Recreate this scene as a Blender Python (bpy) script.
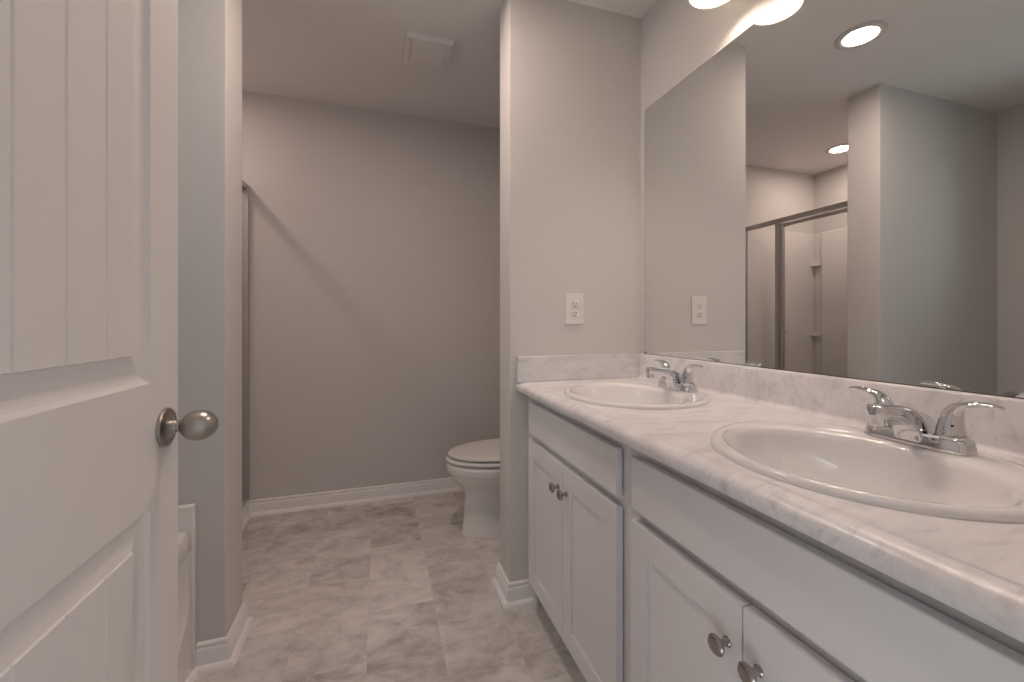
import bpy, bmesh, math, random
from mathutils import Vector, Matrix

sc = bpy.context.scene
for o in list(bpy.data.objects):
    bpy.data.objects.remove(o)
COL = sc.collection
PI = math.pi

# ------------------------------------------------------------------ camera, world, exposure
CAM_H = 1.1129
cam_d = bpy.data.cameras.new('camera')
cam = bpy.data.objects.new('camera', cam_d)
COL.objects.link(cam)
cam.location = (0, 0, CAM_H)
cam.rotation_euler = (PI/2, 0, -0.3095)
cam_d.sensor_width = 36.0
cam_d.lens = 415.91/1024*36.0
cam_d.shift_y = -19.0/1024
cam_d.clip_start = 0.02
sc.camera = cam

world = bpy.data.worlds.new('world')
sc.world = world
world.use_nodes = True
wt = world.node_tree
bg = wt.nodes['Background']
SKY = 3.6            # sky seen through the window added over the tub
HALL = 0.41          # daylight of the next room, through the doorway
wtc = wt.nodes.new('ShaderNodeTexCoord'); wsp = wt.nodes.new('ShaderNodeSeparateXYZ')
wmr = wt.nodes.new('ShaderNodeMapRange')
wmr.inputs['From Min'].default_value = -0.45; wmr.inputs['From Max'].default_value = -0.70
wmr.inputs['To Min'].default_value = HALL; wmr.inputs['To Max'].default_value = SKY
wt.links.new(wtc.outputs['Generated'], wsp.inputs[0]); wt.links.new(wsp.outputs['X'], wmr.inputs['Value'])
wt.links.new(wmr.outputs[0], bg.inputs['Strength'])
wcm = wt.nodes.new('ShaderNodeMix'); wcm.data_type = 'RGBA'
wcm.inputs['A'].default_value = (0.95, 0.93, 0.98, 1); wcm.inputs['B'].default_value = (0.82, 0.95, 0.94, 1)
wcf = wt.nodes.new('ShaderNodeMapRange'); wcf.inputs['From Min'].default_value = -0.45; wcf.inputs['From Max'].default_value = -0.70
wt.links.new(wsp.outputs['X'], wcf.inputs['Value']); wt.links.new(wcf.outputs[0], wcm.inputs['Factor'])
wt.links.new(wcm.outputs['Result'], bg.inputs['Color'])

BULB = 148.0          # vanity bulbs
CAN_VANITY = 152.0    # ceiling downlight in the room
CAN_SHOWER = 95.0    # ceiling downlight in the shower
WARM = (1.0, 0.805, 0.69)
CANCOL = (1.0, 0.79, 0.69)

sc.view_settings.view_transform = 'Standard'
sc.view_settings.look = 'None'
sc.view_settings.gamma = 1.0
sc.view_settings.use_curve_mapping = False
sc.view_settings.exposure = 0.37

# light portal in the doorway (guides the sampling of the daylight that comes in from behind)
pl = bpy.data.lights.new('doorway_portal', 'AREA')
pl.shape = 'RECTANGLE'; pl.size = 0.82; pl.size_y = 2.03
pl.cycles.is_portal = True
po = bpy.data.objects.new('doorway_portal', pl)
COL.objects.link(po)
po.location = (0.04, -0.02, 1.02)
po.rotation_euler = (PI/2, 0, 0)      # -Z points to +Y
pl2 = bpy.data.lights.new('added_window_portal', 'AREA')
pl2.shape = 'RECTANGLE'; pl2.size = 0.60; pl2.size_y = 0.70
pl2.cycles.is_portal = True
po2 = bpy.data.objects.new('added_window_portal', pl2)
COL.objects.link(po2)
po2.location = (-1.66, 0.80, 1.70)
po2.rotation_euler = (0, -PI/2, 0)    # -Z points to +X

# ------------------------------------------------------------------ plan of the room (metres)
XV, YW, YB, XL = 1.0923, 1.5645, 2.741, -1.565
XW, TW = 0.4903, 0.141               # end and thickness of the wing wall
XS, YS, TS = -0.475, 1.577, 0.170     # stub wall between tub and shower
XSH = -0.713                          # front of the shower
YF, TF = 0.12, 0.115                  # entrance wall
H = 2.44
ZC = 0.8750                           # countertop

# ------------------------------------------------------------------ materials
def mat(name, col, rough=0.5, metal=0.0, spec=0.5, coat=0.0):
    m = bpy.data.materials.new(name); m.use_nodes = True
    b = m.node_tree.nodes['Principled BSDF']
    b.inputs['Base Color'].default_value = (*col, 1)
    b.inputs['Roughness'].default_value = rough
    b.inputs['Metallic'].default_value = metal
    b.inputs['Specular IOR Level'].default_value = spec
    if coat:
        b.inputs['Coat Weight'].default_value = coat
        b.inputs['Coat Roughness'].default_value = 0.08
    return m

class NT:
    def __init__(s, m):
        s.m = m; s.t = m.node_tree; s.b = s.t.nodes['Principled BSDF']
    def n(s, typ, **kw):
        x = s.t.nodes.new(typ)
        for k, v in kw.items():
            if k in x.inputs: x.inputs[k].default_value = v
            else: setattr(x, k, v)
        return x
    def l(s, a, b): s.t.links.new(a, b)
    def math(s, op, a, b=None):
        x = s.n('ShaderNodeMath', operation=op)
        for i, q in enumerate((a, b)):
            if q is None: continue
            if isinstance(q, (int, float)): x.inputs[i].default_value = q
            else: s.l(q, x.inputs[i])
        return x.outputs[0]

def ramp(nt, src, stops):
    r = nt.n('ShaderNodeValToRGB')
    e = r.color_ramp.elements
    while len(e) > 1: e.remove(e[-1])
    e[0].position = stops[0][0]; e[0].color = (*stops[0][1], 1)
    for p, c in stops[1:]:
        k = e.new(p); k.color = (*c, 1)
    nt.l(src, r.inputs['Fac'])
    return r.outputs['Color']

def noise_bump(m, scale, strength, dist=0.002, detail=2):
    nt = NT(m)
    co = nt.n('ShaderNodeNewGeometry')
    no = nt.n('ShaderNodeTexNoise', Scale=scale, Detail=detail)
    nt.l(co.outputs['Position'], no.inputs['Vector'])
    bp = nt.n('ShaderNodeBump', Strength=strength, Distance=dist)
    nt.l(no.outputs['Fac'], bp.inputs['Height'])
    nt.l(bp.outputs['Normal'], nt.b.inputs['Normal'])

M = {}
M['wall'] = mat('wall_paint', (0.66, 0.635, 0.62), 0.75, spec=0.3)
noise_bump(M['wall'], 160, 0.06)
M['ceiling'] = mat('ceiling_paint', (0.80, 0.775, 0.76), 0.9, spec=0.2)
noise_bump(M['ceiling'], 110, 0.10)
M['trim'] = mat('white_trim_paint', (0.87, 0.85, 0.85), 0.38)
M['door'] = mat('white_door_paint', (0.79, 0.765, 0.75), 0.42)
M['cabinet'] = mat('white_cabinet_paint', (0.77, 0.755, 0.765), 0.36)
M['dark_gap'] = mat('cabinet_inside', (0.30, 0.28, 0.27), 0.7)
M['porcelain'] = mat('white_porcelain', (0.80, 0.785, 0.785), 0.10, coat=0.6)
M['china'] = mat('toilet_china', (0.80, 0.785, 0.77), 0.12, coat=0.5)
M['plastic'] = mat('white_plastic', (0.80, 0.77, 0.75), 0.35)
M['chrome'] = mat('chrome', (0.74, 0.74, 0.755), 0.06, metal=1.0)
M['nickel'] = mat('satin_nickel', (0.42, 0.395, 0.37), 0.32, metal=1.0)
M['knob'] = mat('dark_nickel', (0.40, 0.37, 0.35), 0.27, metal=1.0)
M['frame'] = mat('brushed_shower_frame', (0.52, 0.49, 0.475), 0.52, metal=0.85)
M['fibreglass'] = mat('white_fibreglass', (0.78, 0.75, 0.74), 0.22, coat=0.2)
M['ring'] = mat('shaded_trim_ring', (0.62, 0.59, 0.57), 0.5)  # white ring, its shade is put into the grey base colour
M['dark'] = mat('dark_slot', (0.03, 0.028, 0.026), 0.6)
M['mirror'] = mat('mirror_silver', (0.86, 0.875, 0.865), 0.0, metal=1.0)
M['mirror_edge'] = mat('mirror_edge', (0.14, 0.13, 0.12), 0.4)
M['clip'] = mat('clip_plastic', (0.25, 0.24, 0.23), 0.3)

def emit(name, col, s):
    m = bpy.data.materials.new(name); m.use_nodes = True
    t = m.node_tree; t.nodes.clear()
    e = t.nodes.new('ShaderNodeEmission'); o = t.nodes.new('ShaderNodeOutputMaterial')
    e.inputs['Color'].default_value = (*col, 1); e.inputs['Strength'].default_value = s
    t.links.new(e.outputs[0], o.inputs[0])
    return m
M['bulb'] = emit('bulb_glow', WARM, BULB)
M['lens'] = emit('downlight_glow', CANCOL, CAN_VANITY)
M['lens_shower'] = emit('shower_downlight_glow', CANCOL, CAN_SHOWER)

def glass_mat(name, tint, f0=0.04):
    m = bpy.data.materials.new(name); m.use_nodes = True
    t = m.node_tree; t.nodes.clear()
    o = t.nodes.new('ShaderNodeOutputMaterial'); mx = t.nodes.new('ShaderNodeMixShader')
    tr = t.nodes.new('ShaderNodeBsdfTransparent'); gl = t.nodes.new('ShaderNodeBsdfGlossy')
    lw = t.nodes.new('ShaderNodeLayerWeight'); lw.inputs['Blend'].default_value = 0.5
    pw = t.nodes.new('ShaderNodeMath'); pw.operation = 'POWER'; pw.inputs[1].default_value = 5.0
    fr = t.nodes.new('ShaderNodeMath'); fr.operation = 'MULTIPLY_ADD'; fr.inputs[1].default_value = 0.8; fr.inputs[2].default_value = f0
    t.links.new(lw.outputs['Facing'], pw.inputs[0]); t.links.new(pw.outputs[0], fr.inputs[0])
    tr.inputs['Color'].default_value = (*tint, 1); gl.inputs['Roughness'].default_value = 0.02
    t.links.new(fr.outputs[0], mx.inputs[0]); t.links.new(tr.outputs[0], mx.inputs[1])
    t.links.new(gl.outputs[0], mx.inputs[2]); t.links.new(mx.outputs[0], o.inputs[0])
    return m
M['glass'] = glass_mat('clear_shower_glass', (0.965, 0.97, 0.967))

def shade_mat():
    m = bpy.data.materials.new('frosted_shade_glass'); m.use_nodes = True
    t = m.node_tree; t.nodes.clear()
    o = t.nodes.new('ShaderNodeOutputMaterial')
    d = t.nodes.new('ShaderNodeBsdfDiffuse'); r = t.nodes.new('ShaderNodeBsdfTranslucent')
    g = t.nodes.new('ShaderNodeBsdfGlossy')
    m1 = t.nodes.new('ShaderNodeMixShader'); m2 = t.nodes.new('ShaderNodeMixShader')
    d.inputs['Color'].default_value = (0.86, 0.86, 0.80, 1)
    r.inputs['Color'].default_value = (0.74, 0.74, 0.67, 1)
    g.inputs['Roughness'].default_value = 0.15
    m1.inputs[0].default_value = 0.42; m2.inputs[0].default_value = 0.05
    t.links.new(d.outputs[0], m1.inputs[1]); t.links.new(r.outputs[0], m1.inputs[2])
    t.links.new(m1.outputs[0], m2.inputs[1]); t.links.new(g.outputs[0], m2.inputs[2])
    t.links.new(m2.outputs[0], o.inputs[0])
    return m
M['shade'] = shade_mat()

def floor_mat():
    m = mat('vinyl_tile_floor', (0.3, 0.27, 0.25), 0.42, spec=0.35)
    nt = NT(m)
    geo = nt.n('ShaderNodeNewGeometry')
    sep = nt.n('ShaderNodeSeparateXYZ'); nt.l(geo.outputs['Position'], sep.inputs[0])
    TX, TY = 0.2465, 0.4830
    u = nt.math('DIVIDE', nt.math('ADD', sep.outputs['X'], 0.285+TX*20), TX)
    row = nt.math('FLOOR', u)
    par = nt.math('MODULO', row, 2.0)
    v0 = nt.math('DIVIDE', nt.math('ADD', sep.outputs['Y'], -1.44+TY*20), TY)
    v = nt.math('ADD', v0, nt.math('MULTIPLY', par, -0.5))
    col = nt.math('FLOOR', v)
    fu = nt.math('SUBTRACT', u, row); fv = nt.math('SUBTRACT', v, col)
    eu = nt.math('MULTIPLY', nt.math('MINIMUM', fu, nt.math('SUBTRACT', 1.0, fu)), TX)
    ev = nt.math('MULTIPLY', nt.math('MINIMUM', fv, nt.math('SUBTRACT', 1.0, fv)), TY)
    edge = nt.math('MINIMUM', eu, ev)
    cid = nt.n('ShaderNodeCombineXYZ'); nt.l(row, cid.inputs[0]); nt.l(col, cid.inputs[1])
    wn = nt.n('ShaderNodeTexWhiteNoise', noise_dimensions='3D'); nt.l(cid.outputs[0], wn.inputs['Vector'])
    # soft stone clouding: each tile shows its own piece of the pattern
    off = nt.n('ShaderNodeVectorMath', operation='SCALE'); nt.l(wn.outputs['Color'], off.inputs[0]); off.inputs['Scale'].default_value = 9.0
    add = nt.n('ShaderNodeVectorMath', operation='ADD'); nt.l(geo.outputs['Position'], add.inputs[0]); nt.l(off.outputs[0], add.inputs[1])
    mp = nt.n('ShaderNodeMapping'); mp.inputs['Rotation'].default_value = (0, 0, 0.55); mp.inputs['Scale'].default_value = (1.0, 1.55, 1)
    nt.l(add.outputs[0], mp.inputs['Vector'])
    n1 = nt.n('ShaderNodeTexNoise', Scale=5.2, Detail=7.0, Roughness=0.60, Distortion=0.75); nt.l(mp.outputs[0], n1.inputs['Vector'])
    n2 = nt.n('ShaderNodeTexNoise', Scale=19.0, Detail=5.0, Roughness=0.6, Distortion=0.5); nt.l(mp.outputs[0], n2.inputs['Vector'])
    mix = nt.math('ADD', nt.math('MULTIPLY', n1.outputs['Fac'], 0.72), nt.math('MULTIPLY', n2.outputs['Fac'], 0.28))
    mix = nt.math('ADD', mix, nt.math('MULTIPLY', nt.math('SUBTRACT', wn.outputs['Value'], 0.5), 0.11))
    c = ramp(nt, mix, [(0.33, FL0), (0.47, FL1), (0.56, FL2), (0.70, FL3)])
    mr = nt.n('ShaderNodeMapRange'); mr.inputs['From Min'].default_value = 0.0008; mr.inputs['From Max'].default_value = 0.0028
    mr.inputs['To Min'].default_value = 0.4; mr.inputs['To Max'].default_value = 0.0
    nt.l(edge, mr.inputs['Value'])
    mc = nt.n('ShaderNodeMix', data_type='RGBA')
    nt.l(mr.outputs[0], mc.inputs['Factor']); nt.l(c, mc.inputs['A']); mc.inputs['B'].default_value = (*FLG, 1)
    nt.l(mc.outputs['Result'], nt.b.inputs['Base Color'])
    bp = nt.n('ShaderNodeBump', Strength=0.12, Distance=0.001); nt.l(n2.outputs['Fac'], bp.inputs['Height'])
    nt.l(bp.outputs['Normal'], nt.b.inputs['Normal'])
    return m
FL0, FL1, FL2, FL3 = (0.40, 0.365, 0.345), (0.60, 0.565, 0.54), (0.71, 0.67, 0.645), (0.80, 0.77, 0.745)
FLG = (0.62, 0.59, 0.57)
M['floor'] = floor_mat()

def marble_mat():
    m = mat('marble_laminate', (0.75, 0.72, 0.70), 0.30, spec=0.45)
    nt = NT(m)
    geo = nt.n('ShaderNodeNewGeometry')
    mp = nt.n('ShaderNodeMapping'); mp.inputs['Rotation'].default_value = (0.5, 0.35, 0.75); mp.inputs['Scale'].default_value = (1.0, 2.6, 1.8)
    nt.l(geo.outputs['Position'], mp.inputs['Vector'])
    n1 = nt.n('ShaderNodeTexNoise', Scale=5.0, Detail=6.0, Roughness=0.6, Distortion=0.8); nt.l(mp.outputs[0], n1.inputs['Vector'])
    base = ramp(nt, n1.outputs['Fac'], [(0.34, (0.63, 0.615, 0.62)), (0.48, (0.74, 0.725, 0.735)), (0.62, (0.79, 0.775, 0.785))])
    mp2 = nt.n('ShaderNodeMapping'); mp2.inputs['Rotation'].default_value = (0.6, 0.5, 0.9); mp2.inputs['Scale'].default_value = (1.0, 4.5, 3.2)
    nt.l(geo.outputs['Position'], mp2.inputs['Vector'])
    n3 = nt.n('ShaderNodeTexNoise', Scale=13.0, Detail=6.0, Roughness=0.68, Distortion=0.5); nt.l(mp2.outputs[0], n3.inputs['Vector'])
    vm = nt.n('ShaderNodeMapRange'); vm.inputs['From Min'].default_value = 0.54; vm.inputs['From Max'].default_value = 0.74
    vm.inputs['To Min'].default_value = 0.0; vm.inputs['To Max'].default_value = 0.6
    nt.l(n3.outputs['Fac'], vm.inputs['Value'])
    mc = nt.n('ShaderNodeMix', data_type='RGBA')
    nt.l(vm.outputs[0], mc.inputs['Factor']); nt.l(base, mc.inputs['A']); mc.inputs['B'].default_value = (0.40, 0.385, 0.38, 1)
    nt.l(mc.outputs['Result'], nt.b.inputs['Base Color'])
    return m
M['marble'] = marble_mat()

# ------------------------------------------------------------------ mesh helpers
def root(name, label, cat, loc, group=None):
    o = bpy.data.objects.new(name, None); COL.objects.link(o)
    o.empty_display_size = 0.05
    o.location = loc; o['label'] = label; o['category'] = cat
    if group: o['group'] = group
    return o

def base_of(p):
    while p is not None and p.parent is not None: p = p.parent
    return Vector(p.location) if p is not None else Vector((0, 0, 0))

def smooth(me, angle=40):
    for p in me.polygons: p.use_smooth = True
    me.set_sharp_from_angle(angle=math.radians(angle))

class MB:
    def __init__(s): s.bm = bmesh.new()
    def box(s, x0, x1, y0, y1, z0, z1, bev=0.0, seg=2):
        bm2 = bmesh.new()
        bmesh.ops.create_cube(bm2, size=1.0)
        for v in bm2.verts:
            v.co = Vector(((x0+x1)/2+v.co.x*(x1-x0), (y0+y1)/2+v.co.y*(y1-y0), (z0+z1)/2+v.co.z*(z1-z0)))
        if bev > 0:
            bmesh.ops.bevel(bm2, geom=list(bm2.edges), offset=bev, segments=seg, profile=0.5, affect='EDGES')
        s.merge(bm2); return s
    def merge(s, bm2, mx=None):
        me = bpy.data.meshes.new('tmp'); bm2.to_mesh(me); bm2.free()
        if mx is not None: me.transform(mx)
        s.bm.from_mesh(me); bpy.data.meshes.remove(me)
    def rings(s, rings, cap0=True, cap1=True, closed=False, cyc=True):
        """loft between rings of equal vertex count"""
        vs = [[s.bm.verts.new(Vector(p)) for p in r] for r in rings]
        n = len(vs[0])
        m = len(vs)
        for i in range(m if closed else m-1):
            a, b = vs[i], vs[(i+1) % m]
            for j in range(n if cyc else n-1):
                k = (j+1) % n
                try: s.bm.faces.new((a[j], a[k], b[k], b[j]))
                except ValueError: pass
        if not closed and cyc:
            if cap0: s.bm.faces.new(list(reversed(vs[0])))
            if cap1: s.bm.faces.new(vs[-1])
        return s
    def lathe(s, prof, origin, axis='z', n=40, cap0=True, cap1=True, sgn=1):
        """prof: (radius, distance along axis)"""
        o = Vector(origin); R = []
        for r, h in prof:
            ring = []
            for k in range(n):
                a = 2*PI*k/n
                c, q = r*math.cos(a), r*math.sin(a)
                d = {'z': (c, q, h*sgn), 'x': (h*sgn, c, q), 'y': (c, h*sgn, q)}[axis]
                ring.append(o+Vector(d))
            R.append(ring)
        return s.rings(R, cap0, cap1)
    def sweep(s, prof, path):
        """prof: (out, z) closed outline; path: xy points, 'out' lies to the right of the direction of travel"""
        P = [Vector((p[0], p[1])) for p in path]
        R = []
        for i, p in enumerate(P):
            ds = []
            if i > 0: ds.append((P[i]-P[i-1]).normalized())
            if i < len(P)-1: ds.append((P[i+1]-P[i]).normalized())
            ns = [Vector((d.y, -d.x)) for d in ds]
            if len(ns) == 2:
                b = (ns[0]+ns[1]).normalized(); off = b/max(0.2, b.dot(ns[0]))
            else: off = ns[0]
            R.append([(p.x+off.x*o, p.y+off.y*o, z) for o, z in prof])
        return s.rings(R)
    def path(s, pts, ab, side=Vector((1, 0, 0)), n=20, power=2.0):
        """loft of (super)elliptic sections along pts; ab = (half width along side, half height) per point"""
        R = []; P = [Vector(p) for p in pts]
        for i, p in enumerate(P):
            t = (P[min(i+1, len(P)-1)]-P[max(i-1, 0)]).normalized()
            sd = (side-t*side.dot(t)).normalized(); nm = t.cross(sd)
            a, b = ab[i]; ring = []
            for k in range(n):
                q = 2*PI*k/n; c, z = math.cos(q), math.sin(q)
                c = math.copysign(abs(c)**(2/power), c); z = math.copysign(abs(z)**(2/power), z)
                ring.append(p+sd*a*c+nm*b*z)
            R.append(ring)
        return s.rings(R)
    def build(s, name, material, parent=None, sm=None, loc=None, label=None, bev=None):
        bmesh.ops.remove_doubles(s.bm, verts=list(s.bm.verts), dist=1e-6)
        bmesh.ops.recalc_face_normals(s.bm, faces=list(s.bm.faces))
        off = base_of(parent) if parent is not None else Vector(loc or (0, 0, 0))
        bmesh.ops.translate(s.bm, verts=list(s.bm.verts), vec=-off)
        me = bpy.data.meshes.new(name); s.bm.to_mesh(me); s.bm.free()
        for mm in (material if isinstance(material, (list, tuple)) else [material]): me.materials.append(mm)
        if sm: smooth(me, sm)
        o = bpy.data.objects.new(name, me); COL.objects.link(o)
        if parent is not None: o.parent = parent
        else: o.location = off
        if label: o['label'] = label
        return o

def struct(o, label, cat):
    o['kind'] = 'structure'; o['label'] = label; o['category'] = cat
    return o

def dup(r, loc, label, group=None):
    def cp(o, parent):
        c = o.copy(); COL.objects.link(c)
        if parent is not None: c.parent = parent
        for ch in o.children: cp(ch, c)
        return c
    kids = list(r.children)
    c = r.copy(); COL.objects.link(c)
    for k in kids: cp(k, c)
    c.location = loc; c['label'] = label
    if group: c['group'] = group
    return c

def rounded_plan(x0, x1, y0, y1, corners, r, z0, z1, seg=6):
    """vertical prism; corners = set of 'x0y0' style names that are rounded"""
    out = []
    for cx, cy, sx, sy, a0 in ((x0, y0, 1, 1, PI), (x1, y0, -1, 1, 1.5*PI), (x1, y1, -1, -1, 0), (x0, y1, 1, -1, 0.5*PI)):
        nm = ('x0' if cx == x0 else 'x1')+('y0' if cy == y0 else 'y1')
        if nm in corners:
            for k in range(seg+1):
                a = a0+k/seg*PI/2
                out.append((cx+sx*r+r*math.cos(a), cy+sy*r+r*math.sin(a)))
        else: out.append((cx, cy))
    return [[(x, y, z0) for x, y in out], [(x, y, z1) for x, y in out]]

# ------------------------------------------------------------------ room shell
struct(MB().box(XL-0.1, XV+0.1, YF-TF, YB+0.1, -0.06, 0).build('floor', M['floor']), 'grey stone look vinyl tile floor of the bathroom', 'floor')
struct(MB().box(XL-0.1, XV+0.1, YF-TF, YB+0.1, H, H+0.06).build('ceiling', M['ceiling']), 'plain pale ceiling over the bathroom', 'ceiling')
struct(MB().box(XV, XV+0.1, YF, YB+0.1, 0, H).build('wall_right', M['wall']), 'wall behind the long mirror and vanity', 'wall')
struct(MB().box(XSH-0.9, XV, YB, YB+0.1, 0, H).build('wall_back', M['wall']), 'far wall behind the toilet and shower', 'wall')
WY0, WY1, WZ0, WZ1 = 0.50, 1.10, 1.35, 2.05
m = MB(); m.box(XL-0.1, XL, YF, WY0, 0, H).box(XL-0.1, XL, WY1, YB, 0, H).box(XL-0.1, XL, WY0, WY1, 0, WZ0).box(XL-0.1, XL, WY0, WY1, WZ1, H)
struct(m.build('wall_left', M['wall']), 'wall along the tub and shower', 'wall')
m = MB(); m.rings(rounded_plan(XW, XV, YW, YW+TW, {'x0y0', 'x0y1'}, 0.005, 0, H))
struct(m.build('wall_wing', M['wall'], sm=30), 'short wall at the end of the vanity with the power outlet', 'wall')
m = MB(); m.rings(rounded_plan(XL, XS, YS, YS+TS, {'x1y0', 'x1y1'}, 0.005, 0, H))
struct(m.build('wall_stub', M['wall'], sm=30), 'partition wall between bathtub and shower', 'wall')
m = MB(); fw = 0.035; wx0, wx1 = XL-0.085, XL-0.050
m.box(wx0, wx1, WY0, WY0+fw, WZ0, WZ1, 0.003, 1).box(wx0, wx1, WY1-fw, WY1, WZ0, WZ1, 0.003, 1)
m.box(wx0, wx1, WY0+fw, WY1-fw, WZ0, WZ0+fw, 0.003, 1).box(wx0, wx1, WY0+fw, WY1-fw, WZ1-fw, WZ1, 0.003, 1)
wn_ = struct(m.build('added_window_1', M['trim']), 'small unseen window added high over the bathtub for daylight', 'window')  # unseen window, added to bring daylight onto the tub side
MB().box(XL-0.070, XL-0.065, WY0+fw-0.003, WY1-fw+0.003, WZ0+fw-0.003, WZ1-fw+0.003).build('pane', M['glass'], wn_)
JL, JR = -0.372, 0.456
m = MB()
m.box(XL, JL-0.018, YF-TF, YF, 0, H).box(JR+0.018, XV, YF-TF, YF, 0, H).box(JL-0.018, JR+0.018, YF-TF, YF, 2.063, H)
struct(m.build('wall_front', M['wall']), 'entrance wall with the doorway', 'wall')
m = MB()
m.box(JL-0.018, JL, YF-TF, YF, 0, 2.063).box(JR, JR+0.018, YF-TF, YF, 0, 2.063).box(JL, JR, YF-TF, YF, 2.045, 2.063)
m.box(JL-0.068, JL-0.006, YF, YF+0.014, 0, 2.125, 0.004).box(JR+0.006, JR+0.068, YF, YF+0.014, 0, 2.125, 0.004).box(JL-0.006, JR+0.006, YF, YF+0.014, 2.051, 2.125, 0.004)
struct(m.build('trim_1', M['trim']), 'white casing around the entrance doorway', 'trim')

struct(MB().box(-0.90, -0.80, -2.2, YF-TF, 0, H).build('wall_light_blocker', M['wall']), 'unseen wall added beside the doorway to block daylight', 'wall')  # unseen blocker, added to keep bright sky off the near vanity fronts
BASE = [(0, 0), (0.014, 0), (0.014, 0.062), (0.0125, 0.067), (0.0085, 0.070), (0.0085, 0.075), (0.0105, 0.079), (0.0085, 0.084), (0.004, 0.087), (0, 0.087)]
SHOE = [(0.014, 0), (0.031, 0), (0.0305, 0.006), (0.028, 0.012), (0.023, 0.017), (0.0165, 0.0195), (0.014, 0.0195)]
def baseboard(name, path, label, shoe=None):
    b = MB().sweep(BASE, path).build(name, M['trim'], sm=25)
    struct(b, label, 'baseboard')
    MB().sweep(SHOE, shoe or path).build('shoe_moulding', M['trim'], b, sm=25)
baseboard('baseboard_back', [(XSH, YB), (XV, YB)], 'white baseboard along the far wall beside the toilet')
baseboard('baseboard_shower', [(XSH-0.012, YS+TS), (XSH-0.012, YB)], 'white baseboard along the front of the shower')
baseboard('baseboard_wing', [(XV, YW+TW), (XW, YW+TW), (XW, YW), (0.60, YW)], 'white baseboard wrapped round the short wall at the vanity end')
baseboard('baseboard_stub', [(-0.555, YS), (XS, YS), (XS, YS+TS), (XSH, YS+TS)], 'white baseboard wrapped round the partition beside the tub')
baseboard('baseboard_right', [(XV, YB-0.03), (XV, YW+TW+0.03)], 'white baseboard behind the toilet tank')

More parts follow.
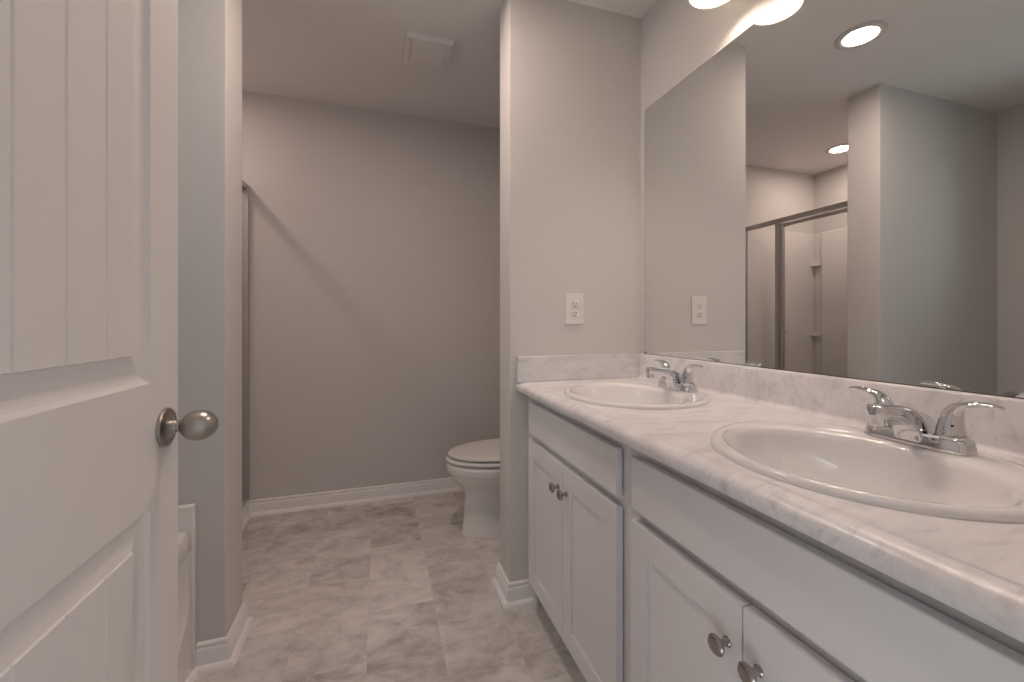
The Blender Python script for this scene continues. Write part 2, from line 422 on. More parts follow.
# ------------------------------------------------------------------ entrance door (open, seen along its face)
DX, DY0, DY1, DZ0, DZ1 = -0.363, 0.128, 0.944, 0.012, 2.042
def door():
    T = 0.035
    mb = MB(); bm = mb.bm
    py0, py1 = 0.225, 0.844          # panels, outer edge of their moulding
    panels = [(0.245, 0.802), (1.011, 1.925)]
    grooves = [0.730-0.079*k for k in range(6)]
    def face(sx, x0):
        def q(pts):
            vs = [bm.verts.new((x0+sx*d, y, z)) for y, z, d in pts]
            bm.faces.new(vs)
        def rect(ya, yb, za, zb, d=0): q([(ya, za, d), (yb, za, d), (yb, zb, d), (ya, zb, d)])
        rect(DY0, py0, DZ0, DZ1); rect(py1, DY1, DZ0, DZ1)
        zs = [DZ0, panels[0][0], panels[0][1], panels[1][0], panels[1][1], DZ1]
        for i in (0, 2, 4): rect(py0, py1, zs[i], zs[i+1])
        for za, zb in panels:
            steps = [(0, 0), (0.002, -0.003), (0.006, -0.0065), (0.011, -0.0085), (0.015, -0.0092), (0.019, -0.0092)]
            def R(k): i, d = k; return py0+i, py1-i, za+i, zb-i, d
            for a, b in zip(steps, steps[1:]):
                a0, a1, a2, a3, ad = R(a); b0, b1, b2, b3, bd = R(b)
                q([(a0, a2, ad), (a1, a2, ad), (b1, b2, bd), (b0, b2, bd)])
                q([(b0, b3, bd), (b1, b3, bd), (a1, a3, ad), (a0, a3, ad)])
                q([(a0, a2, ad), (b0, b2, bd), (b0, b3, bd), (a0, a3, ad)])
                q([(b1, b2, bd), (a1, a2, ad), (a1, a3, ad), (b1, b3, bd)])
            v0, v1, vz0, vz1, vd = R(steps[-1])
            ins, st, fd = 0.0475, 0.0016, -0.0012
            b0, b1, bz0, bz1, bd = py0+ins, py1-ins, za+ins, zb-ins, -0.0042
            q([(v0, vz0, vd), (v1, vz0, vd), (b1, bz0, bd), (b0, bz0, bd)])
            q([(b0, bz1, bd), (b1, bz1, bd), (v1, vz1, vd), (v0, vz1, vd)])
            q([(v0, vz0, vd), (b0, bz0, bd), (b0, bz1, bd), (v0, vz1, vd)])
            q([(b1, bz0, bd), (v1, vz0, vd), (v1, vz1, vd), (b1, bz1, bd)])
            f0, f1, fz0, fz1 = b0+st, b1-st, bz0+st, bz1-st
            ys = [(f0, fd)]
            for g in sorted(grooves):
                if f0+0.01 < g < f1-0.01: ys += [(g-0.0028, fd), (g, fd-0.0028), (g+0.0028, fd)]
            ys.append((f1, fd))
            mp = lambda y: b0+(y-f0)/(f1-f0)*(b1-b0)
            for (ya, da), (yb, db) in zip(ys, ys[1:]):
                q([(ya, fz0, da), (yb, fz0, db), (yb, fz1, db), (ya, fz1, da)])
                q([(mp(ya), bz0, bd), (mp(yb), bz0, bd), (yb, fz0, db), (ya, fz0, da)])
                q([(ya, fz1, da), (yb, fz1, db), (mp(yb), bz1, bd), (mp(ya), bz1, bd)])
            q([(b0, bz0, bd), (f0, fz0, fd), (f0, fz1, fd), (b0, bz1, bd)])
            q([(b1, bz0, bd), (b1, bz1, bd), (f1, fz1, fd), (f1, fz0, fd)])
    face(1, DX); face(-1, DX-T)
    xa, xb = DX-T, DX
    for y in (DY0, DY1): bm.faces.new([bm.verts.new(p) for p in ((xa, y, DZ0), (xb, y, DZ0), (xb, y, DZ1), (xa, y, DZ1))])
    for z in (DZ0, DZ1): bm.faces.new([bm.verts.new(p) for p in ((xa, DY0, z), (xb, DY0, z), (xb, DY1, z), (xa, DY1, z))])
    d = mb.build('door_1', M['door'], loc=(DX-T/2, DY0, DZ0))
    struct(d, 'white two panel door with plank grooves standing open on the left', 'door')
    KY, KZ = 0.894, 0.9255
    for s, x in ((1, DX), (-1, DX-T)):
        k = MB()
        k.lathe([(0.0, 0), (0.0345, 0), (0.0345, 0.003), (0.0325, 0.0055), (0.029, 0.0065), (0.022, 0.0068), (0.0175, 0.009), (0.0135, 0.0125), (0.0115, 0.016), (0.0, 0.016)], (x, KY, KZ), 'x', 48, sgn=s)
        r = k.build('rosette', M['nickel'], d, sm=35, label='round satin nickel rosette')
        k = MB()
        egg = [(0.0, 0.014), (0.0112, 0.014), (0.0108, 0.0185), (0.0095, 0.0195), (0.0095, 0.0225), (0.0118, 0.0235)]
        L, x0 = 0.056, 0.0255
        for i in range(0, 25):
            t = i/24; a = PI*(0.10+0.90*t)
            egg.append((max(0.0, 0.0272*math.sin(a)**0.92*(1+0.05*math.cos(a))) if i < 24 else 0.0, x0+L*(1-math.cos(a))/2-L*(1-math.cos(PI*0.10))/2))
        k.lathe(egg, (x, KY, KZ), 'x', 48, cap0=False, cap1=False, sgn=s)
        k.build('knob', M['nickel'], d, sm=50, label='egg shaped satin nickel door knob')
door()

# ------------------------------------------------------------------ vanity cabinets
XF = 0.5685         # face frame front
XD = 0.545          # door fronts
ZT = ZC-0.0345       # top of cabinet
def shaker(y0, y1, z0, z1, kn, par):
    """door leaf: four frame members round a recessed flat panel"""
    w = 0.058; mb = MB()
    mb.box(XD, XF-0.0045, y0, y0+w, z0, z1); mb.box(XD, XF-0.0045, y1-w, y1, z0, z1)
    mb.box(XD, XF-0.0045, y0+w, y1-w, z0, z0+w); mb.box(XD, XF-0.0045, y0+w, y1-w, z1-w, z1)
    mb.box(XD+0.006, XF-0.006, y0+w-0.004, y1-w+0.004, z0+w-0.004, z1-w+0.004)
    d = mb.build('door', M['cabinet'], par)
    k = MB()
    k.lathe([(0.0, 0), (0.0085, 0), (0.0085, 0.002), (0.006, 0.004), (0.0052, 0.009), (0.006, 0.014), (0.0125, 0.018), (0.0158, 0.0215), (0.0160, 0.0245), (0.0135, 0.0275), (0.007, 0.029), (0.0, 0.0293)], (XD, kn[0], kn[1]), 'x', 32, sgn=-1)
    k.build('knob', M['knob'], d, sm=40, label='round dark nickel knob')
    return d
def cabinet(name, y0, y1, fy0, fy1, seam, label, fill=None):
    r = root(name, label, 'cabinet', (0.8, (y0+y1)/2, 0), 'vanity base cabinets')
    mb = MB(); t = 0.018; xb = XV-0.004
    mb.box(XF+0.018, xb, y0, y0+t, 0.10, ZT).box(XF+0.018, xb, y1-t, y1, 0.10, ZT)
    mb.box(XF+0.018, xb, y0+t, y1-t, 0.10, 0.118).box(xb-0.008, xb, y0+t, y1-t, 0.118, ZT)
    mb.build('carcass', M['cabinet'], r)
    mb = MB()
    mb.box(XF, XF+0.018, y0, fy0+0.022, 0.10, ZT).box(XF, XF+0.018, fy1-0.022, y1, 0.10, ZT)
    mb.box(XF, XF+0.018, fy0+0.022, fy1-0.022, 0.10, 0.145).box(XF, XF+0.018, fy0+0.022, fy1-0.022, 0.655, 0.70)
    mb.box(XF, XF+0.018, fy0+0.022, fy1-0.022, 0.79, ZT)
    mb.build('face_frame', M['cabinet'], r)
    MB().box(0.635, 0.653, y0, y1, 0.0, 0.099).build('toe_kick', M['cabinet'], r)
    MB().box(XD, XF-0.0045, fy0, fy1, 0.690, 0.808, 0.003, 2).build('false_drawer_front', M['cabinet'], r)
    shaker(fy0, seam-0.0015, 0.122, 0.665, (seam-0.030, 0.588), r)
    shaker(seam+0.0015, fy1, 0.122, 0.665, (seam+0.030, 0.588), r)
    if fill: MB().box(XF, XF+0.018, fill[0], fill[1], 0.10, ZT).build('filler_strip', M['cabinet'], r)
    return r
cabinet('vanity_cabinet', 0.857, YW-0.030, 0.880, 1.496, 1.188, 'white two door base cabinet under the far basin', (YW-0.0295, YW-0.0005))
cabinet('vanity_cabinet', 0.176, 0.8565, 0.208, 0.818, 0.513, 'white two door base cabinet under the near basin', (YF+0.016, 0.1755))

# ------------------------------------------------------------------ countertop with holes for the basins
SX, SA, SB = 0.790, 0.235, 0.222       # basin centre, half axes along y and x
SY = (1.174, 0.508)
def countertop():
    r = root('countertop', 'long pale marble pattern laminate countertop with backsplash', 'countertop', (0.8, 0.84, ZC-0.034))
    Y0, Y1 = YF+0.001, YW-0.001
    mb = MB(); bm = mb.bm
    xa, xb = 0.551, XV-0.001
    def poly(pts):
        vs = [bm.verts.new((x, y, ZC)) for x, y in pts]
        return [bm.edges.new((vs[i], vs[(i+1) % len(vs)])) for i in range(len(vs))]
    es = poly([(xa, Y0), (xb, Y0), (xb, Y1), (xa, Y1)])
    for cy in SY: es += poly([(SX+(SB-0.005)*math.cos(2*PI*k/64), cy+(SA-0.005)*math.sin(2*PI*k/64)) for k in range(64)])
    bmesh.ops.triangle_fill(bm, use_beauty=True, use_dissolve=False, edges=es)
    fs = [f for f in bm.faces]
    # drop any triangles inside the holes
    kill = []
    for f in fs:
        c = f.calc_center_median()
        for cy in SY:
            if ((c.x-SX)/(SB-0.005))**2+((c.y-cy)/(SA-0.005))**2 < 0.995: kill.append(f); break
    bmesh.ops.delete(bm, geom=kill, context='FACES')
    ex = bmesh.ops.extrude_face_region(bm, geom=list(bm.faces))
    bmesh.ops.translate(bm, verts=[g for g in ex['geom'] if isinstance(g, bmesh.types.BMVert)], vec=(0, 0, -0.022))
    # rolled front edge
    prof = [(0.552, ZC-0.022), (0.552, ZC)]
    fx = 0.516
    prof += [(fx+0.032-0.032*math.sin(a*PI/24), ZC-0.020+0.020*math.cos(a*PI/24)) for a in range(0, 13)]
    prof += [(fx, ZC-0.029), (fx+0.0015, ZC-0.0325), (fx+0.005, ZC-0.034), (0.552, ZC-0.034)]
    mb.rings([[(x, Y0, z) for x, z in prof], [(x, Y1, z) for x, z in prof]])
    mb.build('slab', M['marble'], r, sm=30)
    # splash along the mirror wall, coved into the top
    bt = XV-0.020; zt = 0.9760
    prof = [(XV-0.001, ZC-0.002), (bt-0.012, ZC-0.002)]
    prof += [(bt-0.012+0.012*math.sin(a*PI/12), ZC+0.012-0.012*math.cos(a*PI/12)) for a in range(0, 7)]
    prof += [(bt, zt-0.008), (bt+0.0025, zt-0.0025), (bt+0.008, zt), (XV-0.001, zt)]
    MB().rings([[(x, Y0, z) for x, z in prof], [(x, Y1, z) for x, z in prof]]).build('backsplash', M['marble'], r, sm=40)
    MB().box(0.519, bt-0.0005, Y1-0.019, Y1, ZC+0.0006, zt, 0.002, 2).build('side_splash', M['marble'], r)
    return r
countertop()

# ------------------------------------------------------------------ basins
def basin(cy, label):
    r = root('sink_basin', label, 'sink', (SX, cy, ZC), 'oval drop in basins')
    prof = [(1.0, 1.0, 0, 0.0), (0.997, 0.997, 0, 0.0045), (0.985, 0.985, 0, 0.0090), (0.966, 0.966, 0, 0.0116), (0.948, 0.947, 0, 0.0117), (0.932, 0.929, 0, 0.0104), (0.915, 0.909, 0, 0.0096), (0.900, 0.885, -0.004, 0.0092)]
    bowl = [(0.870, 0.800, -0.025, 0.0078), (0.850, 0.775, -0.029, 0.0042), (0.835, 0.757, -0.029, 0.0005), (0.815, 0.735, -0.027, -0.009), (0.79, 0.712, -0.026, -0.027), (0.735, 0.665, -0.023, -0.048), (0.655, 0.59, -0.018, -0.072), (0.54, 0.49, -0.013, -0.094), (0.40, 0.37, -0.008, -0.111), (0.25, 0.24, -0.003, -0.121), (0.12, 0.13, 0, -0.125)]
    R = []
    for fa, fb, sh, z in prof+bowl:
        R.append([(SX+sh+SB*fb*math.cos(2*PI*k/96), cy+SA*fa*math.sin(2*PI*k/96), ZC+z+0.0004) for k in range(96)])
    under = []
    for fa, fb, sh, z in reversed(bowl):
        under.append([(SX+sh+(SB*fb+0.007)*math.cos(2*PI*k/96), cy+(SA*fa+0.007)*math.sin(2*PI*k/96), ZC+min(z, -0.0)-0.006*(z < -0.1)) for k in range(96)])
    mb = MB(); mb.rings(R+under, closed=True)
    mb.build('bowl', M['porcelain'], r, sm=60)
    d = MB().lathe([(0.0, 0.004), (0.018, 0.003), (0.024, 0.003), (0.031, 0.0045), (0.033, 0.0025), (0.033, -0.004), (0.020, -0.03), (0.019, -0.05), (0.0, -0.05)], (SX, cy, ZC-0.123), 'z', 32)
    d.build('drain', M['chrome'], r, sm=40, label='round chrome drain')
    return r
basin(SY[0], 'white oval basin set in the countertop beside the outlet wall')
basin(SY[1], 'white oval basin nearest the camera, cut by the right edge')

# ------------------------------------------------------------------ faucets
FX, FZ = 0.9675, ZC+0.0097
def catmull(pts, n):
    out = []
    P = [pts[0]]+list(pts)+[pts[-1]]
    for i in range(1, len(P)-2):
        for k in range(n):
            t = k/n; a, b, c, d = P[i-1], P[i], P[i+1], P[i+2]
            out.append(tuple(0.5*((2*b[j])+(-a[j]+c[j])*t+(2*a[j]-5*b[j]+4*c[j]-d[j])*t*t+(-a[j]+3*b[j]-3*c[j]+d[j])*t**3) for j in range(len(b))))
    out.append(tuple(P[-2]))
    return out
def faucet(cy, label):
    r = root('faucet', label, 'faucet', (FX, cy, FZ), 'chrome centerset faucets')
    def ring(a, b, z, p=5.0, n=48):
        o = []
        for k in range(n):
            q = 2*PI*k/n; c, s = math.cos(q), math.sin(q)
            o.append((FX+a*math.copysign(abs(c)**(2/p), c), cy+b*math.copysign(abs(s)**(2/p), s), FZ+z))
        return o
    MB().rings([ring(0.0265, 0.0800, 0), ring(0.0265, 0.0800, 0.003), ring(0.0235, 0.0765, 0.0205), ring(0.0215, 0.0745, 0.0235), ring(0.019, 0.072, 0.0245)]).build('base', M['chrome'], r, sm=35)
    # spout: slab sided body that sweeps up from the base and out over the bowl
    up = [(0.0235, 0.0205), (0.0225, 0.032), (0.016, 0.044), (0.004, 0.0540), (-0.016, 0.0630), (-0.044, 0.0710), (-0.075, 0.0760), (-0.106, 0.0780), (-0.128, 0.0780), (-0.1345, 0.0775), (-0.1380, 0.0765), (-0.1395, 0.0750)]
    lo = [(-0.0255, 0.006), (-0.0275, 0.016), (-0.032, 0.0255), (-0.0385, 0.033), (-0.050, 0.0405), (-0.066, 0.0465), (-0.086, 0.0505), (-0.108, 0.0530), (-0.128, 0.0538), (-0.1345, 0.0542), (-0.1380, 0.0550), (-0.1395, 0.0560)]
    R = []
    for (xu, zu), (xl, zl) in zip(up, lo):
        xu, xl = [q if q > -0.03 else -0.03+(q+0.03)*0.82 for q in (xu, xl)]
        xm = -(xu+xl)/2; w = 0.0225-0.0075*min(1, max(0, xm/0.10)); w *= {9: 0.90, 10: 0.70, 11: 0.40}.get(len(R), 1.0); ring = []
        for fy, ft in ((-1, 0.12), (-1, 0.88), (-0.93, 0.97), (-0.8, 1.0), (0.8, 1.0), (0.93, 0.97), (1, 0.88), (1, 0.12), (0.93, 0.03), (0.8, 0), (-0.8, 0), (-0.93, 0.03)):
            ring.append((FX+xl+(xu-xl)*ft, cy+w*fy, FZ+zl+(zu-zl)*ft))
        R.append(ring)
    mb = MB(); mb.rings(R)
    sp = mb.build('spout', M['chrome'], r, sm=35)
    MB().lathe([(0.0, 0), (0.0092, 0), (0.0112, 0.002), (0.0112, 0.014), (0.0, 0.014)], (FX-0.107, cy, FZ+0.0410), 'z', 28).build('aerator', M['chrome'], sp, sm=35)
    for s in (-1, 1):
        hy = cy+s*0.0510
        c = MB().lathe([(0.0, 0.0235), (0.0225, 0.0235), (0.0225, 0.027), (0.0205, 0.029), (0.0, 0.029)], (FX, hy, FZ), 'z', 36)
        h = c.build('handle', M['chrome'], r, sm=35)
        # hub that flows into a thin lever bending outward
        key = [(-0.001, 0.0292, 0.0200, 0.0200), (-0.0010, 0.036, 0.0194, 0.0194), (-0.0005, 0.046, 0.0178, 0.0178), (0.0005, 0.057, 0.0160, 0.0162), (0.0035, 0.068, 0.0142, 0.0138), (0.0100, 0.0775, 0.0128, 0.0100), (0.0205, 0.0840, 0.0116, 0.0066), (0.034, 0.0875, 0.0104, 0.0050), (0.048, 0.0882, 0.0092, 0.0042), (0.059, 0.0872, 0.0078, 0.0036), (0.0650, 0.0862, 0.0050, 0.0024)]
        key = catmull(key, 3)
        mb = MB(); mb.path([(FX, hy+s*y, FZ+z) for y, z, a, b in key], [(a, b) for y, z, a, b in key], side=Vector((1, 0, 0)), n=24)
        mb.build('lever', M['chrome'], h, sm=50)
        MB().lathe([(0.0, 0.0), (0.0022, 0.0), (0.0022, 0.001), (0.0, 0.0012)], (FX-0.0160, hy+s*0.009, FZ+0.047), 'x', 12, sgn=-1).build('set_screw', M['dark'], h, label='tiny dark set screw')
    return r
faucet(SY[0]+0.006, 'chrome two handle faucet on the far basin by the mirror corner')
faucet(SY[1]+0.0085, 'large chrome two handle faucet on the near basin at right')

# ------------------------------------------------------------------ mirror
MY0, MY1, MZ0, MZ1 = 0.160, 1.5290, 0.9765, 2.0225
def mirror():
    r = root('wall_mirror', 'large frameless mirror above the double vanity', 'mirror', (XV-0.004, (MY0+MY1)/2, MZ0))
    x = XV-0.0055
    mb = MB(); bm = mb.bm
    bm.faces.new([bm.verts.new(p) for p in ((x, MY0+0.002, MZ0+0.002), (x, MY1-0.002, MZ0+0.002), (x, MY1-0.002, MZ1-0.002), (x, MY0+0.002, MZ1-0.002))])
    mb.build('mirror_glass', M['mirror'], r)
    MB().box(x+0.0005, XV-0.0005, MY0, MY1, MZ0, MZ1).build('backing_edge', M['mirror_edge'], r, label='thin dark edge of the mirror')
    for y in (MY1-0.006, MY0+0.04):
        MB().box(x-0.003, XV-0.0005, y-0.006, y+0.006, MZ0-0.0008, MZ0+0.010, 0.001, 1).build('clip', M['clip'], r, label='small dark mirror clip')
mirror()

# ------------------------------------------------------------------ vanity light: three frosted bell shades on a bar
def vanity_light():
    cy, ys = 0.825, (1.008, 0.825, 0.642)
    r = root('vanity_light', 'three shade vanity light with frosted glass bells above the mirror', 'light fixture', (XV, cy, 2.277))
    MB().box(XV-0.022, XV-0.0005, cy-0.27, cy+0.27, 2.242, 2.322, 0.006, 3).build('back_plate', M['nickel'], r, sm=40)
    sx, zr = 0.966, 2.112
    for y in ys:
        key = catmull([(XV-0.022, 2.282), (XV-0.07, 2.299), (sx+0.02, 2.307), (sx, 2.292), (sx, 2.262)], 5)
        a = MB().path([(x, y, z) for x, z in key], [(0.008, 0.008)]*len(key), side=Vector((0, 1, 0)), n=14).build('arm', M['nickel'], r, sm=50)
        MB().lathe([(0.0, 0.0), (0.022, 0.0), (0.024, 0.01), (0.024, 0.035), (0.012, 0.045), (0.0, 0.045)], (sx, y, 2.229), 'z', 28).build('socket', M['nickel'], a, sm=40)
        prof = [(0.026, 2.249), (0.031, 2.241), (0.038, 2.225), (0.045, 2.202), (0.052, 2.177), (0.059, 2.152), (0.067, 2.130), (0.075, zr)]
        full = prof+[(q-0.003, z) for q, z in reversed(prof)]
        s = MB(); s.lathe([(q, z) for q, z in full], (sx, y, 0), 'z', 48, cap0=False, cap1=False)
        s.build('shade', M['shade'], r, sm=60, label='frosted white glass bell shade')
        b = MB(); pb = [(0.0, 2.158)]
        for k in range(1, 9):
            t = PI*k/11; pb.append((0.027*math.sin(t), 2.185-0.027*math.cos(t)))
        pb += [(0.015, 2.210), (0.013, 2.228), (0.0, 2.228)]
        b.lathe(pb, (sx, y, 0), 'z', 24)
        b.build('bulb', M['bulb'], a, sm=60, label='glowing white bulb')
vanity_light()

# ------------------------------------------------------------------ recessed downlights
def downlight(x, y, lens, label):
    r = root('recessed_light', label, 'ceiling light', (x, y, H), 'recessed ceiling lights')
    MB().lathe([(0.066, -0.0005), (0.097, -0.0005), (0.096, -0.004), (0.088, -0.0075), (0.074, -0.0085), (0.066, -0.006)], (x, y, H), 'z', 56, cap0=False, cap1=False).build('trim_ring', M['ring'], r, sm=40)
    MB().lathe([(0.0, -0.0045), (0.0655, -0.0045), (0.0655, -0.001), (0.0, -0.001)], (x, y, H), 'z', 48).build('lens', lens, r, label='glowing white lens')
downlight(0.050, 1.343, M['lens'], 'lit round ceiling light mirrored near the top of the mirror')
downlight(-1.19, 2.265, M['lens_shower'], 'lit round ceiling light over the shower, small in the mirror')

# ------------------------------------------------------------------ exhaust fan
def fan():
    x0, x1, y0, y1 = 0.119, 0.337, 1.944, 2.158
    r = root('exhaust_fan', 'square white exhaust fan cover on the ceiling above the toilet', 'exhaust fan', ((x0+x1)/2, (y0+y1)/2, H))
    z0 = H-0.024
    mb = MB()
    def sq(i, z): return [(x0+i, y0+i, z), (x1-i, y0+i, z), (x1-i, y1-i, z), (x0+i, y1-i, z)]
    mb.rings([sq(0, H-0.0005), sq(0.001, H-0.014), sq(0.004, z0+0.002), sq(0.007, z0), sq(0.016, z0), sq(0.018, z0+0.006)], cap0=False, cap1=True)
    mb.build('cover', M['plastic'], r)
    MB().box(x0+0.030, x1-0.030, y0+0.020, y1-0.020, z0-0.001, z0+0.0055, 0.0015, 2).build('grille_panel', M['plastic'], r)
fan()

# ------------------------------------------------------------------ power outlet
def outlet():
    cx, cz = 0.770, 1.167
    r = root('power_outlet', 'white duplex power outlet on the short wall over the far basin', 'outlet', (cx, YW, cz))
    MB().box(cx-0.0415, cx+0.0415, YW-0.006, YW-0.0003, cz-0.0635, cz+0.0635, 0.0025, 2).build('cover_plate', M['plastic'], r)
    for dz in (0.0195, -0.0195):
        mb = MB()
        def rr(y, w): 
            o = []
            for k in range(28):
                q = 2*PI*k/28; c, s = math.cos(q), math.sin(q)
                o.append((cx+w*math.copysign(abs(c)**0.6, c), y, cz+dz+(w*0.82)*math.copysign(abs(s)**0.6, s)))
            return o
        mb.rings([rr(YW-0.0058, 0.0172), rr(YW-0.0075, 0.0172), rr(YW-0.0082, 0.0162)])
        s = mb.build('socket', M['plastic'], r, sm=40)
        for dx, hh in ((-0.0065, 0.0045), (0.0065, 0.0038)):
            MB().box(cx+dx-0.0012, cx+dx+0.0012, YW-0.0086, YW-0.0080, cz+dz+0.003-hh, cz+dz+0.003+hh).build('slot', M['dark'], s)
        MB().lathe([(0.0, 0), (0.0027, 0), (0.0027, 0.0006), (0.0, 0.0006)], (cx, YW-0.0080, cz+dz-0.0085), 'y', 14, sgn=-1).build('ground_hole', M['dark'], s)
    MB().lathe([(0.0, 0), (0.0032, 0), (0.0028, 0.001), (0.0, 0.0013)], (cx, YW-0.006, cz), 'y', 16, sgn=-1).build('screw', M['trim'], r)
outlet()

# ------------------------------------------------------------------ toilet
def toilet():
    CY = 2.165
    r = root('toilet', 'white toilet with closed lid half hidden behind the vanity wall', 'toilet', (0.70, CY, 0))
    def egg(xf, xb, hw, z, split=0.58, pb=3.0, n=64):
        """outline: rounded front at xf (towards -x), squarer back at xb"""
        xm = xf+(xb-xf)*split; o = []
        for k in range(n):
            q = 2*PI*k/n; c, s = math.cos(q), math.sin(q)
            if c < 0: o.append((xm+(xm-xf)*c, CY+hw*s, z))
            else: o.append((xm+(xb-xm)*math.copysign(abs(c)**(2/pb), c), CY+hw*math.copysign(abs(s)**(2/pb), s), z))
        return o
    S = [(0.412, 0.955, 0.114, 0.0005), (0.412, 0.955, 0.114, 0.006), (0.418, 0.955, 0.109, 0.016), (0.422, 0.95, 0.106, 0.06), (0.428, 0.94, 0.103, 0.14), (0.431, 0.93, 0.103, 0.200), (0.423, 0.92, 0.112, 0.228), (0.400, 0.91, 0.135, 0.258), (0.371, 0.90, 0.160, 0.288), (0.350, 0.895, 0.176, 0.315), (0.345, 0.89, 0.180, 0.331), (0.338, 0.89, 0.185, 0.337), (0.335, 0.89, 0.188, 0.345), (0.334, 0.89, 0.189, 0.366), (0.336, 0.89, 0.188, 0.376), (0.342, 0.888, 0.184, 0.381), (0.40, 0.86, 0.13, 0.381)]
    MB().rings([egg(a, b, h, z) for a, b, h, z in S]).build('bowl', M['china'], r, sm=50)
    MB().rings([egg(0.348, 0.865, 0.176, 0.389), egg(0.336, 0.867, 0.186, 0.391), egg(0.333, 0.868, 0.189, 0.400), egg(0.337, 0.866, 0.186, 0.406), egg(0.344, 0.862, 0.178, 0.408), egg(0.40, 0.83, 0.14, 0.408)]).build('seat', M['plastic'], r, sm=40)
    MB().rings([egg(0.358, 0.865, 0.170, 0.4150), egg(0.347, 0.868, 0.180, 0.4170), egg(0.344, 0.869, 0.183, 0.424), egg(0.348, 0.867, 0.180, 0.430), egg(0.361, 0.860, 0.169, 0.434), egg(0.42, 0.83, 0.12, 0.4365), egg(0.50, 0.78, 0.06, 0.4375)]).build('lid', M['plastic'], r, sm=40)
    MB().box(0.835, 0.868, CY-0.10, CY+0.10, 0.382, 0.418, 0.004, 2).build('hinge', M['plastic'], r)
    t = MB().box(0.885, 1.066, CY-0.215, CY+0.215, 0.386, 0.742, 0.020, 4).build('tank', M['china'], r, sm=50)
    MB().box(0.872, 1.072, CY-0.228, CY+0.228, 0.7425, 0.780, 0.010, 3).build('tank_lid', M['china'], r, sm=50)
    f = MB(); f.lathe([(0.0, 0), (0.011, 0), (0.011, 0.006), (0.007, 0.009), (0.007, 0.016), (0.0, 0.016)], (0.885, CY+0.155, 0.68), 'x', 20, sgn=-1)
    f.path([(0.870, CY+0.155, 0.68), (0.868, CY+0.12, 0.679), (0.868, CY+0.075, 0.676)], [(0.006, 0.005), (0.005, 0.004), (0.007, 0.005)], side=Vector((0, 0, 1)), n=12)
    f.build('flush_lever', M['chrome'], t, sm=40)
toilet()

# ------------------------------------------------------------------ bathtub
def bathtub():
    x0, x1, y0, y1 = XL+0.002, -0.559, YF+0.002, YS-0.002
    r = root('bathtub', 'white bathtub behind the open door at the left', 'bathtub', ((x0+x1)/2, (y0+y1)/2, 0))
    zr = 0.462
    def sup(ax, bx, ay, by, z, p, n=96):
        cx, cy, a, b = (ax+bx)/2, (ay+by)/2, (bx-ax)/2, (by-ay)/2; o = []
        for k in range(n):
            q = 2*PI*k/n; c, s = math.cos(q), math.sin(q)
            o.append((cx+a*math.copysign(abs(c)**(2/p), c), cy+b*math.copysign(abs(s)**(2/p), s), z))
        return o
    ye = y1-0.026
    R = [sup(x0, x1-0.020, y0, ye, 0.395, 60), sup(x0, x1, y0, ye, 0.405, 60), sup(x0, x1, y0, ye, zr-0.012, 60), sup(x0+0.002, x1-0.004, y0+0.002, ye-0.002, zr-0.002, 50), sup(x0+0.01, x1-0.012, y0+0.01, ye-0.01, zr, 40)]
    R += [sup(x0+0.075, x1-0.085, y0+0.08, ye-0.08, zr, 5), sup(x0+0.085, x1-0.095, y0+0.09, ye-0.09, zr-0.012, 5), sup(x0+0.11, x1-0.12, y0+0.12, ye-0.13, 0.25, 4.5), sup(x0+0.15, x1-0.16, y0+0.16, ye-0.20, 0.10, 4), sup(x0+0.2, x1-0.21, y0+0.22, ye-0.28, 0.065, 4)]
    MB().rings(R, cap0=False, cap1=True).build('tub_shell', M['fibreglass'], r, sm=40)
    # apron with a recessed field, rounded in its lower corners
    mb = MB(); bm = mb.bm
    xa, xr = x1-0.002, x1-0.034
    def outline(i, x, n=10):
        ya, yb, za, zb, rad = y0+0.09+i, ye-0.018-i, 0.125+i, 0.400, 0.13-i
        o = [(x, ya, zb)]
        for k in range(n+1):
            a = PI+k/n*PI/2; o.append((x, ya+rad+rad*math.cos(a), za+rad+rad*math.sin(a)))
        for k in range(n+1):
            a = 1.5*PI+k/n*PI/2; o.append((x, yb-rad+rad*math.cos(a), za+rad+rad*math.sin(a)))
        o.append((x, yb, zb)); return o
    o0, o1, o2 = outline(0, xa), outline(0.006, xa-0.006), outline(0.028, xr)
    mb.rings([o0, o1, o2], cap0=False, cap1=False, cyc=False)
    bm.faces.new([bm.verts.new(p) for p in o2])
    n = len(o0)//2
    half = o0[:n]; half2 = o0[n:]
    for seg, ye_, in ((half, y0), (half2, ye)):
        for a, b in zip(seg, seg[1:]):
            pa = (xa, ye_, a[2]); pb = (xa, ye_, b[2])
            bm.faces.new([bm.verts.new(p) for p in (a, b, pb, pa)])
    bm.faces.new([bm.verts.new(p) for p in ((xa, y0, 0.0005), (xa, ye, 0.0005), (xa, ye, 0.125), (xa, o0[n][1], 0.125), (xa, o0[n-1][1], 0.125), (xa, y0, 0.125))])
    mb.build('apron', M['fibreglass'], r, sm=40)
    # upright wall flange: at the partition it comes down to the floor beside the apron
    MB().box(x0, -0.5555, ye+0.0005, y1, 0.0005, 0.536, 0.006, 3).build('end_flange', M['fibreglass'], r, sm=40)
    MB().box(x0, x0+0.02, y0, ye, zr-0.01, 0.536, 0.005, 2).build('wall_flange', M['fibreglass'], r, sm=40)
    MB().sweep([(a-0.014, z) for a, z in SHOE], [(xa, ye+0.002), (xa, YF+0.02)][::-1]).build('shoe_moulding', M['trim'], r, sm=25)
    MB().lathe([(0.0, 0.004), (0.02, 0.004), (0.032, 0.003), (0.034, 0.0), (0.0, 0.0)], ((x0+x1)/2, y0+0.36, 0.0655), 'z', 28).build('drain', M['chrome'], r, sm=40)
bathtub()

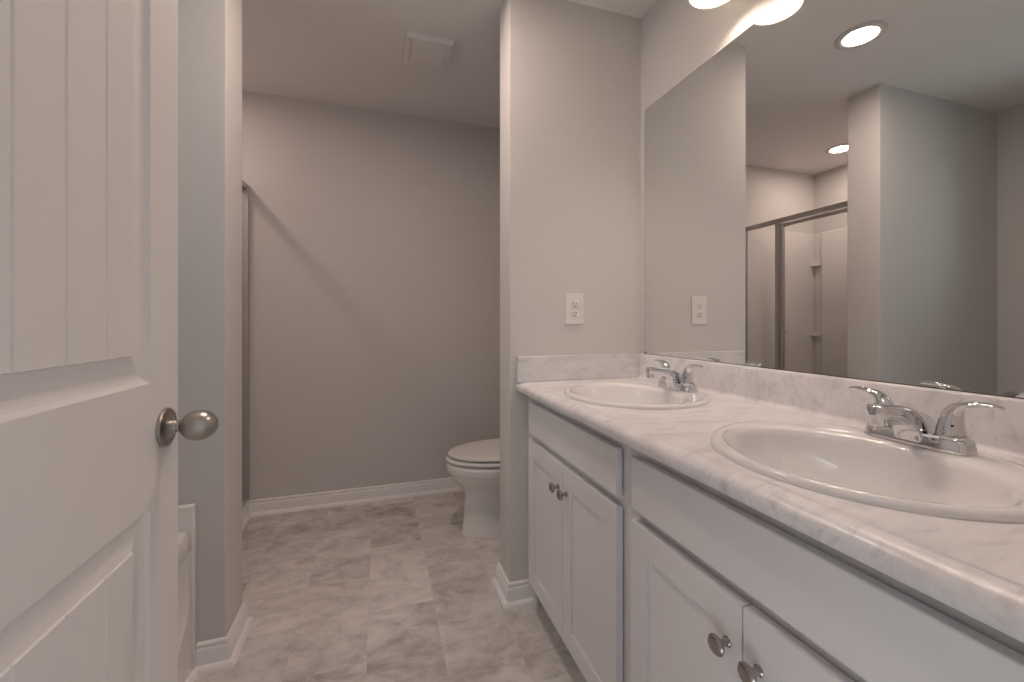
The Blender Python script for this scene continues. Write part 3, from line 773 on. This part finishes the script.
# ------------------------------------------------------------------ shower
SY0, SY1 = YS+TS, YB
def shower():
    r = root('shower_stall', 'white moulded shower stall with corner shelves seen in the mirror', 'shower', ((XL+XSH)/2, (SY0+SY1)/2, 0))
    t, zt = 0.016, 1.905
    xf = XSH-0.030
    mb = MB()
    mb.box(XL+0.001, XSH-0.013, SY0+0.001, SY1-0.001, 0.0005, 0.045, 0.004, 2)
    mb.box(XSH-0.105, XSH-0.013, SY0+0.001, SY1-0.001, 0.03, 0.098, 0.010, 3)
    mb.build('pan', M['fibreglass'], r, sm=40)
    MB().box(XL+0.018, xf-0.035, SY1-t, SY1-0.001, 0.045, zt, 0.005, 3).build('back_panel', M['fibreglass'], r, sm=40)
    MB().box(XL+0.018, xf-0.035, SY0+0.001, SY0+t, 0.045, zt, 0.005, 3).build('end_panel', M['fibreglass'], r, sm=40)
    MB().box(XL+0.001, XL+t, SY0+0.001, SY1-0.001, 0.045, zt, 0.005, 3).build('side_panel', M['fibreglass'], r, sm=40)
    # raised field of the side panel stops short of the corner, the shelves sit in the recess
    MB().box(XL+t-0.002, XL+t+0.030, SY0+0.10, SY1-0.088, 0.06, zt-0.004, 0.012, 4).build('raised_panel', M['fibreglass'], r, sm=40)
    for z in (0.50, 0.985, 1.605):
        m = MB(); R = []
        cx, cy = XL+t-0.002, SY1-t+0.002
        for q, dz in ((0.052, 0.0), (0.062, 0.004), (0.064, 0.018), (0.058, 0.024), (0.048, 0.024), (0.044, 0.018)):
            R.append([(cx, cy, z+dz)]+[(cx+q*math.cos(a*PI/32), cy-q*math.sin(a*PI/32), z+dz) for a in range(17)])
        m.rings(R).build('corner_shelf', M['fibreglass'], r, sm=40)
shower()

def shower_door():
    xm = -0.735
    r = root('shower_door', 'framed clear glass shower door and side panel in brushed metal', 'shower door', (xm, (SY0+SY1)/2, 0.098))
    a, b = xm-0.018, xm+0.018
    zb, zt = 0.0985, 1.900
    MB().box(a, b, SY0+0.0165, SY1-0.0165, 1.868, zt, 0.002, 1).build('header', M['frame'], r)
    MB().box(a-0.004, b+0.002, SY0+0.0165, SY1-0.0165, zb, zb+0.022, 0.002, 1).build('sill', M['frame'], r)
    for y0, y1 in ((SY1-0.024, SY1-0.001), (SY0+0.001, SY0+0.026)):
        MB().box(a, b+0.007, y0, y1, zb, zt-0.002, 0.003, 2).build('wall_jamb', M['frame'], r)
    MB().box(a+0.002, b-0.002, 2.392, 2.425, zb+0.022, 1.868, 0.002, 1).build('centre_post', M['frame'], r)
    MB().box(xm-0.003, xm+0.003, 2.425, SY1-0.024, zb+0.022, 1.868).build('fixed_glass', M['glass'], r)
    y0, y1, z0, z1 = SY0+0.030, 2.386, zb+0.032, 1.856
    w = 0.022
    lf = MB()
    lf.box(a+0.005, b-0.005, y0, y0+w, z0, z1, 0.002, 1).box(a+0.005, b-0.005, y1-w, y1, z0, z1, 0.002, 1)
    lf.box(a+0.005, b-0.005, y0+w, y1-w, z0, z0+w, 0.002, 1).box(a+0.005, b-0.005, y0+w, y1-w, z1-w, z1, 0.002, 1)
    d = lf.build('door_frame', M['frame'], r)
    MB().box(xm-0.003, xm+0.003, y0+w-0.002, y1-w+0.002, z0+w-0.002, z1-w+0.002).build('door_glass', M['glass'], d)
    h = MB(); hx = b+0.022
    h.path(catmull([(xm+0.002, y1-0.042, 0.905), (hx-0.003, y1-0.042, 0.905), (hx, y1-0.042, 0.915), (hx, y1-0.042, 1.04), (hx-0.003, y1-0.042, 1.05), (xm+0.002, y1-0.042, 1.05)], 4), [(0.008, 0.007)]*21, side=Vector((0, 1, 0)), n=12)
    h.build('handle', M['frame'], d, sm=50)
shower_door()
